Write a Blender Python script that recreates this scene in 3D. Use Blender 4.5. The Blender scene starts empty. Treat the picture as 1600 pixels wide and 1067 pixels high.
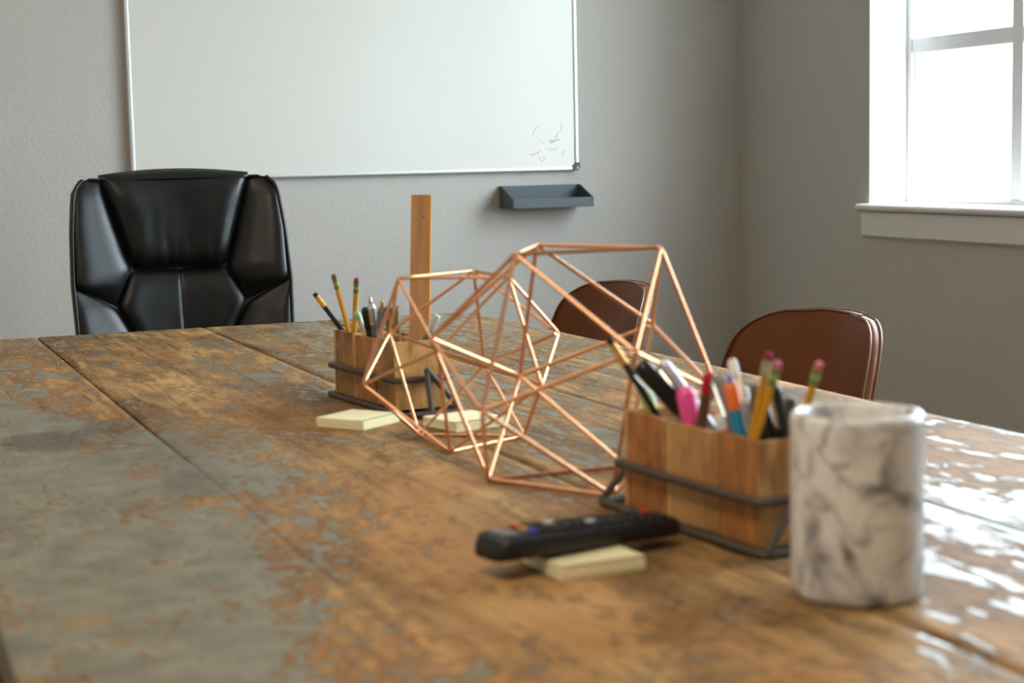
import bpy, math, random
from mathutils import Vector, Matrix, noise
random.seed(7)
sc = bpy.context.scene
COL = sc.collection
PI = math.pi

# ------------------------------------------------------------------ camera
TZ = 0.76                                   # table top height
yaw, pitch, roll = math.radians(22.002), math.radians(-6.3618), math.radians(-1.2414)
fw = Vector((math.sin(yaw) * math.cos(pitch), math.cos(yaw) * math.cos(pitch), math.sin(pitch)))
rt = Vector((math.cos(yaw), -math.sin(yaw), 0))
up = rt.cross(fw)
r2 = rt * math.cos(roll) + up * math.sin(roll)
u2 = -rt * math.sin(roll) + up * math.cos(roll)
cam = bpy.data.cameras.new('camera')
cam_o = bpy.data.objects.new('camera', cam)
COL.objects.link(cam_o)
cam_o.matrix_world = Matrix(((r2.x, u2.x, -fw.x, 0), (r2.y, u2.y, -fw.y, 0), (r2.z, u2.z, -fw.z, TZ + 0.34), (0, 0, 0, 1)))
cam.sensor_width = 36
cam.lens = 2590.97 / 1600 * 36
cam.clip_start = 0.02
cam.dof.use_dof = True
cam.dof.focus_distance = 3.15
cam.dof.aperture_fstop = 5.6
cam.dof.aperture_blades = 7
sc.camera = cam_o

# ------------------------------------------------------------------ world, exposure
sc.view_settings.view_transform = 'Standard'
sc.view_settings.look = 'None'
sc.view_settings.gamma = 1
sc.view_settings.use_curve_mapping = False
sc.view_settings.exposure = 0.0
world = bpy.data.worlds.new('overcast_sky')
sc.world = world
world.use_nodes = True
bg = world.node_tree.nodes['Background']
bg.inputs[0].default_value = (0.78, 0.885, 1.0, 1)
bg.inputs[1].default_value = 21.0

ROOM_X0, ROOM_X1, ROOM_Y0, ROOM_Y1, CEIL = -1.7, 2.591, -2.6, 4.5, 2.7
WT = 0.2
WIN = [(2.44, 3.81, 0.951, 2.235), (0.99, 1.906, 0.951, 2.235)]     # y0, y1, z0, z1 on the right wall

def portal(name, loc, rot, sx, sy):
    l = bpy.data.lights.new(name, 'AREA'); l.shape = 'RECTANGLE'; l.size = sx; l.size_y = sy
    l.cycles.is_portal = True
    o = bpy.data.objects.new(name, l); o.location = loc; o.rotation_euler = rot
    COL.objects.link(o)
for (a, b, c, d) in WIN:
    portal('window_portal', (ROOM_X1 + WT, (a + b) / 2, (c + d) / 2), (0, PI / 2, 0), d - c, b - a)

# ------------------------------------------------------------------ materials
def S(c):                                   # sRGB 0..255 to linear
    return tuple(((v / 255) / 12.92 if v / 255 <= 0.04045 else ((v / 255 + 0.055) / 1.055) ** 2.4) for v in c)

class NT:
    """tiny node helper"""
    def __init__(s, name):
        s.m = bpy.data.materials.new(name); s.m.use_nodes = True
        s.t = s.m.node_tree; s.n = s.t.nodes
        s.b = s.n['Principled BSDF']; s.out = s.n['Material Output']
    def new(s, typ, **kw):
        n = s.n.new(typ)
        for k, v in kw.items():
            setattr(n, k, v)
        return n
    def put(s, sock, v):
        if hasattr(v, 'is_output') or isinstance(v, bpy.types.NodeSocket): s.t.links.new(v, sock)
        elif isinstance(v, tuple) and len(v) == 3 and sock.type == 'RGBA': sock.default_value = (*v, 1)
        else: sock.default_value = v
    def coord(s, kind='Object', scale=(1, 1, 1), rot=(0, 0, 0), loc=(0, 0, 0)):
        t = s.new('ShaderNodeTexCoord'); m = s.new('ShaderNodeMapping')
        s.t.links.new(t.outputs[kind], m.inputs[0])
        m.inputs['Scale'].default_value = scale; m.inputs['Rotation'].default_value = rot; m.inputs['Location'].default_value = loc
        return m.outputs[0]
    def noise(s, vec, scale=5, detail=4, rough=0.55, dist=0.0):
        n = s.new('ShaderNodeTexNoise'); s.put(n.inputs['Vector'], vec)
        n.inputs['Scale'].default_value = scale; n.inputs['Detail'].default_value = detail
        n.inputs['Roughness'].default_value = rough; n.inputs['Distortion'].default_value = dist
        return n.outputs['Fac']
    def math(s, op, a, b=0.0, c=None, clamp=False):
        n = s.new('ShaderNodeMath', operation=op, use_clamp=clamp)
        s.put(n.inputs[0], a); s.put(n.inputs[1], b)
        if c is not None: s.put(n.inputs[2], c)
        return n.outputs[0]
    def ramp(s, f, a, b, lo=0.0, hi=1.0):
        n = s.new('ShaderNodeMapRange', interpolation_type='SMOOTHSTEP')
        s.put(n.inputs[0], f); n.inputs[1].default_value = a; n.inputs[2].default_value = b
        n.inputs[3].default_value = lo; n.inputs[4].default_value = hi
        return n.outputs[0]
    def mix(s, f, a, b, mode='MIX'):
        n = s.new('ShaderNodeMix', data_type='RGBA', blend_type=mode)
        s.put(n.inputs[0], f); s.put(n.inputs[6], a); s.put(n.inputs[7], b)
        return n.outputs[2]
    def bump(s, h, strength=0.2, dist=0.002):
        n = s.new('ShaderNodeBump'); n.inputs['Strength'].default_value = strength; n.inputs['Distance'].default_value = dist
        s.put(n.inputs['Height'], h); s.t.links.new(n.outputs[0], s.b.inputs['Normal'])
    def set(s, color=None, rough=None, metal=None, spec=None, coat=None):
        if color is not None: s.put(s.b.inputs['Base Color'], color)
        if rough is not None: s.put(s.b.inputs['Roughness'], rough)
        if metal is not None: s.put(s.b.inputs['Metallic'], metal)
        if spec is not None: s.put(s.b.inputs['Specular IOR Level'], spec)
        if coat is not None: s.put(s.b.inputs['Coat Weight'], coat)
        return s.m

def plain(name, c, rough=0.5, metal=0.0, var=0.08, scale=40, bump=0.0, bscale=300, spec=None, coat=None, lin=False):
    k = NT(name); col = c if lin else S(c)
    f = k.noise(k.coord(), scale, 3)
    dark = tuple(v * (1 - var) for v in col); light = tuple(min(1, v * (1 + var)) for v in col)
    cc = k.mix(f, dark, light)
    if bump: k.bump(k.noise(k.coord(), bscale, 3), bump, 0.001)
    return k.set(cc, rough, metal, spec, coat)

def wall_mat(name, c):
    k = NT(name)
    f = k.noise(k.coord(), 2.0, 3); cc = k.mix(f, tuple(v * .97 for v in c), tuple(v * 1.03 for v in c))
    h = k.noise(k.coord(), 105, 4, 0.6)
    k.bump(k.ramp(h, 0.40, 0.66), 0.25, 0.002)
    return k.set(cc, 0.75, spec=0.3)

def wood_mat(name, dark, light, axis=2, scale=1.0, rough=0.5, blot=0.4):
    k = NT(name)
    sc_ = [70 * scale] * 3; sc_[axis] = 5 * scale
    g = k.noise(k.coord(scale=tuple(sc_)), 1, 6, 0.6, 0.6)
    sb = [10 * scale] * 3; sb[axis] = 2.5 * scale
    b = k.noise(k.coord(scale=tuple(sb), loc=(3, 1, 2)), 1, 3, 0.5, 1.0)
    info = k.new('ShaderNodeObjectInfo')
    f = k.math('ADD', k.math('MULTIPLY', g, 1 - blot), k.math('MULTIPLY', b, blot))
    f = k.math('ADD', f, k.math('MULTIPLY', k.math('SUBTRACT', info.outputs['Random'], 0.5), 0.14))
    cc = k.mix(k.ramp(f, 0.32, 0.68), S(dark), S(light))
    k.bump(g, 0.15, 0.001)
    return k.set(cc, rough, spec=0.4)

M = {}
M['wall'] = wall_mat('painted_wall_grey', (0.505, 0.48, 0.435))
M['ceiling'] = wall_mat('ceiling_white', (0.8, 0.79, 0.77))
M['floor'] = wood_mat('floor_boards', (84, 62, 46), (132, 104, 80), 1, 0.4, 0.45)
M['trim'] = plain('white_trim_paint', (222, 220, 214), 0.4, var=0.02)
M['reveal'] = plain('white_reveal_paint', (238, 238, 236), 0.6, var=0.02)
M['steel'] = plain('window_frame_grey_paint', (226, 224, 226), 0.4, var=0.04)
M['ground'] = plain('outside_ground', (170, 168, 160), 0.9, var=0.1, scale=2)
M['board'] = None
def glass():
    k = NT('window_glass')
    k.n.remove(k.b)
    tr = k.new('ShaderNodeBsdfTransparent'); gl = k.new('ShaderNodeBsdfGlossy'); gl.inputs['Roughness'].default_value = 0.02
    lw = k.new('ShaderNodeLayerWeight')
    fres = k.math('ADD', 0.04, k.math('MULTIPLY', k.math('POWER', lw.outputs['Facing'], 5.0), 0.9))
    dirt = k.noise(k.coord(), 30, 4)
    tr.inputs[0].default_value = (0.95, 0.97, 0.96, 1)
    mx = k.new('ShaderNodeMixShader')
    k.t.links.new(k.math('MULTIPLY', fres, k.ramp(dirt, 0.2, 0.8, 0.85, 1.0)), mx.inputs[0])
    k.t.links.new(tr.outputs[0], mx.inputs[1]); k.t.links.new(gl.outputs[0], mx.inputs[2])
    k.t.links.new(mx.outputs[0], k.out.inputs[0])
    return k.m
M['glass'] = glass()

def leather(name, c, rough, bump=0.12):
    k = NT(name)
    f = k.noise(k.coord(), 7, 4); cc = k.mix(f, tuple(v * .75 for v in S(c)), tuple(v * 1.2 for v in S(c)))
    h = k.noise(k.coord(), 260, 3); h2 = k.noise(k.coord(), 14, 3)
    k.bump(k.math('ADD', k.math('MULTIPLY', h, 0.25), h2), bump, 0.004)
    return k.set(cc, k.ramp(f, 0.3, 0.7, rough - 0.05, rough + 0.07), spec=0.4)
M['black_leather'] = leather('black_leather', (15, 15, 15), 0.34)
M['black_side'] = leather('dark_brown_side_vinyl', (44, 38, 30), 0.55)
M['stitch'] = plain('black_thread', (26, 26, 26), 0.6)
M['black_plastic'] = plain('black_plastic', (20, 20, 21), 0.42)
M['brown_leather'] = leather('brown_leather', (118, 63, 20), 0.40, 0.05)
M['brown_piping'] = plain('brown_piping', (112, 74, 44), 0.4)
M['dark_metal'] = plain('dark_metal_legs', (38, 36, 35), 0.45, 0.8)
M['chrome'] = plain('chrome', (200, 200, 200), 0.2, 1.0, var=0.02)

def board_mat():
    k = NT('whiteboard_enamel')
    f = k.noise(k.coord(scale=(1, 1, 6)), 3, 4)
    cc = k.mix(f, (0.695, 0.68, 0.615), (0.715, 0.70, 0.635))
    return k.set(cc, 0.27, spec=0.5)
M['board'] = board_mat()
M['alu'] = plain('brushed_aluminium', (214, 214, 210), 0.4, 0.5, var=0.03)
M['cap'] = plain('grey_corner_plastic', (52, 58, 56), 0.5)
M['screw'] = plain('white_screw_cover', (238, 238, 236), 0.3)
M['tray'] = plain('slate_plastic', (74, 82, 88), 0.5, var=0.04)
M['copper'] = plain('copper_tube', (236, 176, 132), 0.27, 1.0, var=0.04, scale=25)
M['iron'] = plain('dark_iron_wire', (84, 76, 67), 0.62, 0.35, var=0.12, scale=120)
M['note'] = plain('yellow_note_paper', (248, 240, 196), 0.8, var=0.02, scale=8)
def cup_wood(name, dark, light, tint):
    k = NT(name)
    g = k.noise(k.coord(scale=(110, 110, 9)), 1, 5, 0.6, 0.5)
    info = k.new('ShaderNodeObjectInfo')
    off = k.new('ShaderNodeCombineXYZ')
    for q in range(3): k.put(off.inputs[q], k.math('MULTIPLY', info.outputs['Random'], 7.0 + 3 * q))
    ad = k.new('ShaderNodeVectorMath', operation='ADD'); k.put(ad.inputs[0], k.coord(scale=(26, 26, 13))); k.put(ad.inputs[1], off.outputs[0])
    b = k.noise(ad.outputs[0], 1, 4, 0.55, 1.2)
    f = k.math('ADD', k.math('MULTIPLY', g, 0.35), k.math('MULTIPLY', b, 0.65))
    f = k.math('ADD', f, k.math('MULTIPLY', k.math('SUBTRACT', info.outputs['Random'], 0.5), 0.22))
    c1 = k.mix(k.ramp(f, 0.33, 0.68), S(dark), S(light))
    r2_ = k.math('FRACT', k.math('MULTIPLY', info.outputs['Random'], 13.7))
    c1 = k.mix(k.ramp(r2_, 0.35, 0.95, 0.0, 0.4), c1, S(tint))
    k.bump(g, 0.12, 0.001)
    return k.set(c1, 0.45, spec=0.4)
M['cup_gold'] = cup_wood('acacia_wood_golden', (142, 100, 56), (214, 170, 110), (184, 130, 74))
M['cup_red'] = cup_wood('acacia_wood_reddish', (122, 74, 38), (194, 134, 78), (164, 100, 52))
M['cup_mid'] = cup_wood('acacia_wood_brown', (116, 80, 44), (192, 146, 92), (162, 110, 62))
M['ruler_wood'] = wood_mat('ruler_maple', (150, 98, 44), (186, 130, 66), 2, 1.0, 0.45, 0.5)

def marble():
    k = NT('white_marble')
    co = k.coord(rot=(0.5, 0.9, 0.3))
    w = k.new('ShaderNodeTexNoise'); k.put(w.inputs['Vector'], co); w.inputs['Scale'].default_value = 12; w.inputs['Detail'].default_value = 5
    add = k.new('ShaderNodeVectorMath', operation='MULTIPLY_ADD')
    k.put(add.inputs[0], w.outputs['Color']); add.inputs[1].default_value = (0.07, 0.07, 0.07); k.put(add.inputs[2], co)
    def vein(scale, wid, amt, loc):
        mp = k.new('ShaderNodeMapping'); k.put(mp.inputs[0], add.outputs[0]); mp.inputs['Location'].default_value = loc; mp.inputs['Scale'].default_value = (1, 1.3, 0.75)
        vo = k.new('ShaderNodeTexVoronoi', feature='DISTANCE_TO_EDGE'); k.put(vo.inputs['Vector'], mp.outputs[0]); vo.inputs['Scale'].default_value = scale
        wm = k.ramp(k.noise(mp.outputs[0], scale * 1.1, 3), 0.38, 0.66, 0.0, 1.0)
        return k.math('MULTIPLY', k.ramp(vo.outputs['Distance'], 0.0, wid, amt, 0.0), wm)
    v = k.math('MAXIMUM', vein(15, 0.16, 0.95, (0, 0, 0)), vein(31, 0.14, 0.6, (2, 1, 0)))
    cloud = k.ramp(k.noise(add.outputs[0], 15, 4), 0.50, 0.74, 0.0, 0.38)
    v = k.math('MAXIMUM', v, cloud, clamp=True)
    cc = k.mix(v, S((232, 229, 224)), S((92, 92, 95)))
    return k.set(cc, 0.28, spec=0.5, coat=0.15)
M['marble'] = marble()

def table_mat():
    k = NT('worn_painted_wood')
    at = k.new('ShaderNodeAttribute'); at.attribute_name = 'paint'
    st = k.new('ShaderNodeAttribute'); st.attribute_name = 'stain_shade'
    sk = k.new('ShaderNodeAttribute'); sk.attribute_name = 'streak'
    base = k.coord()
    grain = k.noise(k.coord(scale=(95, 4.5, 60)), 1, 7, 0.62, 0.7)
    broad = k.noise(k.coord(scale=(11, 2.4, 8), loc=(2, 5, 0)), 1, 4, 0.55, 0.8)
    hue = k.noise(k.coord(scale=(7, 3, 7), loc=(7, 1, 0)), 1, 3)
    wood = k.mix(k.ramp(k.math('ADD', k.math('MULTIPLY', grain, 0.38), k.math('MULTIPLY', broad, 0.62)), 0.34, 0.66), S((118, 88, 50)), S((192, 152, 98)))
    wood = k.mix(k.ramp(hue, 0.4, 0.65, 0.0, 0.45), wood, S((168, 116, 64)))
    # paint coverage
    fleck = k.noise(k.coord(scale=(1.2, 0.9, 1)), 62, 8, 0.62, 0.3)
    streak = k.noise(k.coord(scale=(62, 13, 30), loc=(1, 2, 0)), 1, 8, 0.62, 0.5)
    mid = k.noise(k.coord(scale=(1.3, 0.8, 1), loc=(4, 4, 0)), 14, 5, 0.6, 0.4)
    fl = k.math('ADD', k.math('MULTIPLY', fleck, 0.6), k.math('MULTIPLY', mid, 0.4))
    sr = k.math('ADD', k.math('MULTIPLY', streak, 0.6), k.math('MULTIPLY', mid, 0.4))
    nz = k.math('ADD', k.math('MULTIPLY', fl, k.math('SUBTRACT', 1.0, sk.outputs['Fac'])), k.math('MULTIPLY', sr, sk.outputs['Fac']))
    d = k.math('ADD', k.math('MULTIPLY', k.math('SUBTRACT', nz, 0.5), 2.9), k.math('SUBTRACT', at.outputs['Fac'], 0.5))
    mask = k.ramp(d, -0.07, 0.09)
    edge = k.ramp(k.math('ABSOLUTE', k.math('ADD', d, 0.08)), 0.0, 0.16, 0.5, 0.0)
    pv = k.noise(base, 26, 5, 0.6)
    paint = k.mix(k.ramp(pv, 0.35, 0.68), S((106, 101, 82)), S((133, 127, 106)))
    dirt = k.ramp(k.noise(k.coord(scale=(1.3, 0.8, 1), loc=(9, 3, 0)), 60, 4, 0.6), 0.57, 0.70, 0.0, 0.6)
    paint = k.mix(dirt, paint, S((88, 70, 46)))
    col = k.mix(mask, wood, paint)
    col = k.mix(edge, col, S((70, 48, 28)))
    crack = k.ramp(k.noise(k.coord(scale=(140, 3.2, 60), loc=(5, 0, 1)), 1, 5, 0.55, 0.4), 0.335, 0.385, 0.75, 0.0)
    crack = k.math('MULTIPLY', crack, k.math('MULTIPLY_ADD', sk.outputs['Fac'], 0.75, 0.2))
    col = k.mix(crack, col, S((58, 38, 22)))
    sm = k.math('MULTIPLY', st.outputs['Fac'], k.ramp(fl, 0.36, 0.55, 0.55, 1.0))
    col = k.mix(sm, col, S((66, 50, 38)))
    rough = k.math('ADD', k.ramp(mask, 0, 1, 0.68, 0.38), k.math('MULTIPLY', k.math('SUBTRACT', grain, 0.5), 0.3))
    h = k.math('ADD', k.math('MULTIPLY', mask, 0.5), k.math('ADD', k.math('MULTIPLY', grain, 0.6), k.math('MULTIPLY', crack, -0.7)))
    k.bump(h, 0.22, 0.0012)
    return k.set(col, rough, spec=k.ramp(mask, 0, 1, 0.25, 0.5))
M['table'] = table_mat()
M['table_leg'] = wood_mat('table_leg_wood', (70, 46, 28), (120, 82, 50), 2, 0.6, 0.6)

# ------------------------------------------------------------------ mesh helpers
def link(name, verts, faces, mat, parent=None, smooth=False, bevel=0.0, loc=None, rot=None, seg=2):
    me = bpy.data.meshes.new(name)
    me.from_pydata([tuple(v) for v in verts], [], faces)
    me.validate(); me.update()
    if smooth: me.polygons.foreach_set('use_smooth', [True] * len(me.polygons))
    if isinstance(mat, str): mat = M[mat]
    me.materials.append(mat)
    o = bpy.data.objects.new(name, me); COL.objects.link(o)
    if parent: o.parent = parent
    if loc is not None: o.location = loc
    if rot is not None: o.rotation_euler = rot
    if bevel:
        b = o.modifiers.new('bevel', 'BEVEL'); b.width = bevel; b.segments = seg; b.limit_method = 'ANGLE'; b.angle_limit = math.radians(35)
        me.polygons.foreach_set('use_smooth', [True] * len(me.polygons))
        wn = o.modifiers.new('wn', 'WEIGHTED_NORMAL'); wn.keep_sharp = False
    return o
BF = [(0, 3, 2, 1), (4, 5, 6, 7), (0, 1, 5, 4), (1, 2, 6, 5), (2, 3, 7, 6), (3, 0, 4, 7)]
def boxv(x0, x1, y0, y1, z0, z1):
    return [(x0, y0, z0), (x1, y0, z0), (x1, y1, z0), (x0, y1, z0), (x0, y0, z1), (x1, y0, z1), (x1, y1, z1), (x0, y1, z1)]
class MB:
    def __init__(s): s.v = []; s.f = []
    def add(s, v, f):
        n = len(s.v); s.v += [tuple(p) for p in v]; s.f += [tuple(i + n for i in q) for q in f]; return s
    def box(s, *a): return s.add(boxv(*a), BF)
    def tube(s, pts, r, n=8, closed=False, caps=True):
        pts = [Vector(p) for p in pts]; N = len(pts); vs = []; fs = []
        prev = None
        rr = r if isinstance(r, (list, tuple)) else [r] * N
        for i, p in enumerate(pts):
            if closed: t = (pts[(i + 1) % N] - pts[i - 1]).normalized()
            else: t = (pts[min(i + 1, N - 1)] - pts[max(i - 1, 0)]).normalized()
            if prev is None:
                a = Vector((0, 0, 1)) if abs(t.z) < 0.9 else Vector((1, 0, 0))
                x = t.cross(a).normalized()
            else:
                x = (prev - t * prev.dot(t)).normalized()
            prev = x; y = t.cross(x)
            k = 1.0
            if 0 < i < N - 1 or closed:
                d1 = (pts[i] - pts[i - 1]).normalized(); c = max(0.35, d1.dot(t)); k = 1 / c if c < 0.999 else 1
                k = min(k, 1.5)
            for j in range(n):
                an = 2 * PI * j / n
                vs.append(p + (x * math.cos(an) + y * math.sin(an)) * rr[i] * (k if k < 1.2 else 1.1))
        R = N if closed else N - 1
        for i in range(R):
            for j in range(n):
                a = i * n + j; b = i * n + (j + 1) % n; c = ((i + 1) % N) * n + (j + 1) % n; d = ((i + 1) % N) * n + j
                fs.append((a, b, c, d))
        if caps and not closed:
            e = len(vs); vs += vs[:n] + vs[(N - 1) * n:N * n]
            fs.append(tuple(range(e, e + n))[::-1]); fs.append(tuple(range(e + n, e + 2 * n)))
        return s.add(vs, fs)
    def lathe(s, prof, n=24, rot=0.0, sx=1.0, sy=1.0, off=(0, 0, 0)):
        vs = []; fs = []; N = len(prof)
        for r, z in prof:
            for j in range(n):
                a = 2 * PI * j / n + rot
                vs.append((max(r, 1e-5) * math.cos(a) * sx + off[0], max(r, 1e-5) * math.sin(a) * sy + off[1], z + off[2]))
        for i in range(N - 1):
            for j in range(n):
                fs.append((i * n + j, i * n + (j + 1) % n, (i + 1) * n + (j + 1) % n, (i + 1) * n + j))
        for on, first in ((prof[0][0] > 1e-4, 0), (prof[-1][0] > 1e-4, (N - 1) * n)):
            if on:
                e = len(vs); vs += vs[first:first + n]
                q = tuple(range(e, e + n)); fs.append(q[::-1] if first == 0 else q)
        return s.add(vs, fs)
    def grid(s, fn, nu, nv, flip=False):
        vs = [fn(i / nu, j / nv) for j in range(nv + 1) for i in range(nu + 1)]
        fs = []
        for j in range(nv):
            for i in range(nu):
                a = j * (nu + 1) + i; q = (a, a + 1, a + nu + 2, a + nu + 1)
                fs.append(q[::-1] if flip else q)
        return s.add(vs, fs)
    def build(s, name, mat, parent=None, **k): return link(name, s.v, s.f, mat, parent, **k)

def tag(o, label=None, cat=None, group=None, kind=None):
    if label: o['label'] = label
    if cat: o['category'] = cat
    if group: o['group'] = group
    if kind: o['kind'] = kind
    return o
def empty(name, loc=(0, 0, 0), rz=0.0):
    o = bpy.data.objects.new(name, None); o.location = loc; o.rotation_euler = (0, 0, rz)
    o.empty_display_size = 0.05; COL.objects.link(o); return o
def struct(o): o['kind'] = 'structure'; return o
def box(name, a, mat, parent=None, bevel=0.0, **k):
    return link(name, boxv(*a), BF, mat, parent, bevel=bevel, **k)

# ------------------------------------------------------------------ room shell
X0, X1, Y0, Y1 = ROOM_X0, ROOM_X1, ROOM_Y0, ROOM_Y1
struct(box('floor', (X0 - WT, X1 + WT, Y0 - WT, Y1 + WT, -0.1, 0), 'floor'))
struct(box('ceiling', (X0 - WT, X1 + WT, Y0 - WT, Y1 + WT, CEIL, CEIL + 0.1), 'ceiling'))
struct(box('wall_back', (X0 - WT, X1 + WT, Y1, Y1 + WT, 0, CEIL), 'wall'))
struct(box('wall_left', (X0 - WT, X0, Y0, Y1, 0, CEIL), 'wall'))
w = MB(); ys = Y0 - WT
for (a, b, c, d) in sorted(WIN):
    w.box(X1, X1 + WT, ys, a, 0, CEIL); w.box(X1, X1 + WT, a, b, 0, c); w.box(X1, X1 + WT, a, b, d, CEIL); ys = b
w.box(X1, X1 + WT, ys, Y1, 0, CEIL)
struct(w.build('wall_right', 'wall'))
struct(box('wall_rear', (X0 - WT, X1, Y0 - WT, Y0, 0, CEIL), 'wall'))
for nm, bx_ in (('baseboard_back', (X0, X1, Y1 - 0.014, Y1, 0, 0.1)), ('baseboard_right', (X1 - 0.014, X1, Y0, Y1 - 0.014, 0, 0.1)), ('baseboard_left', (X0, X0 + 0.014, Y0, Y1 - 0.014, 0, 0.1))):
    struct(box(nm, bx_, 'trim', bevel=0.004))
struct(box('ground_outside', (-12, 14, -14, 12, -0.35, -0.25), 'ground'))

def window(n, L, H, place, name):
    """steel window built in local coords: x along the wall, y outwards, z up; origin at the sill's inner corner"""
    root = struct(empty(name)); root.matrix_world = place
    li = 0.004
    box('jamb_liner', (0, li, 0, WT, 0, H), 'reveal', root); box('jamb_liner', (L - li, L, 0, WT, 0, H), 'reveal', root)
    box('head_liner', (li, L - li, 0, WT, H - li, H), 'reveal', root)
    fy0, fy1 = 0.118, 0.15
    fwid = 0.022
    zb = 0.014
    nc = 3 if L > 1.2 else 2
    pane_w = (L - 2 * fwid - (nc - 1) * 0.041) / nc
    box('frame_stile', (li, fwid, fy0, fy1, 0, H - li), 'steel', root, 0.002); box('frame_stile', (L - fwid, L - li, fy0, fy1, 0, H - li), 'steel', root, 0.002)
    box('frame_rail', (fwid, L - fwid, fy0, fy1, 0, zb), 'steel', root, 0.002); box('frame_rail', (fwid, L - fwid, fy0, fy1, H - 0.024, H - li), 'steel', root, 0.002)
    zs = [zb, 0.401, 0.442, 0.829, 0.870, H - 0.024]
    for i in (1, 3): box('muntin', (fwid, L - fwid, fy0 + 0.003, fy1 - 0.004, zs[i], zs[i + 1]), 'steel', root, 0.002)
    for i in range(1, nc):
        xa = fwid + pane_w * i + 0.041 * (i - 1)
        box('muntin', (xa, xa + 0.041, fy0 + 0.001, fy1 - 0.002, zb, H - 0.024), 'steel', root, 0.002)
    for i in range(nc):
        for j in range(3):
            xa = fwid + (pane_w + 0.041) * i
            box('pane', (xa, xa + pane_w, 0.138, 0.1415, zs[2 * j], zs[2 * j + 1]), 'glass', root)
            # putty bead round the pane
            for q in ((xa, xa + 0.004, zs[2 * j], zs[2 * j + 1]), (xa + pane_w - 0.004, xa + pane_w, zs[2 * j], zs[2 * j + 1])):
                box('glazing_bead', (q[0], q[1], 0.131, 0.138, q[2], q[3]), 'steel', root)
    return root
for i, (a, b, c, d) in enumerate(WIN):
    # local x -> -Y (from far jamb towards the camera), local y -> +X
    mt = Matrix(((0, 1, 0, X1), (-1, 0, 0, b), (0, 0, 1, c), (0, 0, 0, 1)))
    window(i, b - a, d - c, mt, 'window_%d' % (i + 1))
    t = struct(empty('trim_%d' % (i + 1), (X1, b, c)))
    m = MB()
    # sill with rounded nose, running out over the apron
    n = 8
    prof = [(0.118, 0.0)] + [(-0.024 - 0.010 * math.sin(PI * q / n), -0.0095 + 0.0095 * math.cos(PI * q / n)) for q in range(n + 1)] + [(0.118, -0.019)]
    yy = (0.017, -(b - a) - 0.017)
    prof = [(x, z + 0.002) for x, z in prof]
    vs = [(x, y, z) for y in yy for x, z in prof]; N = len(prof)
    fs = [(k, (k + 1) % N, N + (k + 1) % N, N + k) for k in range(N)] + [tuple(range(N))[::-1], tuple(range(N, 2 * N))]
    link('sill_board', vs, fs, 'trim', t)
    pr = [(0, -0.019), (-0.016, -0.019), (-0.016, -0.083), (-0.004, -0.091), (0, -0.091)]
    yy = (0.014, -(b - a) - 0.014); N = 5
    vs = [(x, y, z) for y in yy for x, z in pr]
    fs = [(k, (k + 1) % N, N + (k + 1) % N, N + k) for k in range(N)] + [tuple(range(N))[::-1], tuple(range(N, 2 * N))]
    link('apron_board', vs, fs, 'trim', t)
# added warm fill lamps, out of the picture, near half of the table
def ceiling_fill_lamp(x, y, label, power):
    r = empty('ceiling_fill_lamp', (x, y, CEIL)); tag(r, label, 'lamp', 'added ceiling fill lamps')
    for q in ((-.32, .32, -.62, -.60), (-.32, .32, .60, .62), (-.32, -.30, -.60, .60), (.30, .32, -.60, .60)): box('housing_rail', (*q, -.035, 0), 'alu', r, .002)
    k = NT('fill_lamp_diffuser'); k.put(k.b.inputs['Emission Color'], (1.0, 0.80, 0.58)); k.b.inputs['Emission Strength'].default_value = 3.0
    f = k.noise(k.coord(), 5, 2); k.set(k.mix(f, (0.85, 0.84, 0.8), (0.9, 0.9, 0.86)), 0.5)
    box('diffuser', (-.30, .30, -.60, .60, -.026, -.020), k.m, r)
    l = bpy.data.lights.new('fill_lamp_light', 'AREA'); l.shape = 'RECTANGLE'; l.size = 0.6; l.size_y = 1.2; l.energy = power; l.color = (1.0, 0.84, 0.66)
    o = bpy.data.objects.new('fill_lamp_light', l); COL.objects.link(o); o.parent = r; o.location = (0, 0, -0.04)
FILL_LAMP = 24
ceiling_fill_lamp(-0.3, 0.3, 'unseen flat ceiling panel added as fill light over the near end of the table', FILL_LAMP)
ceiling_fill_lamp(-0.3, 2.6, 'unseen flat ceiling panel added as fill light over the far end of the table', FILL_LAMP * 0.1)

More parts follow.
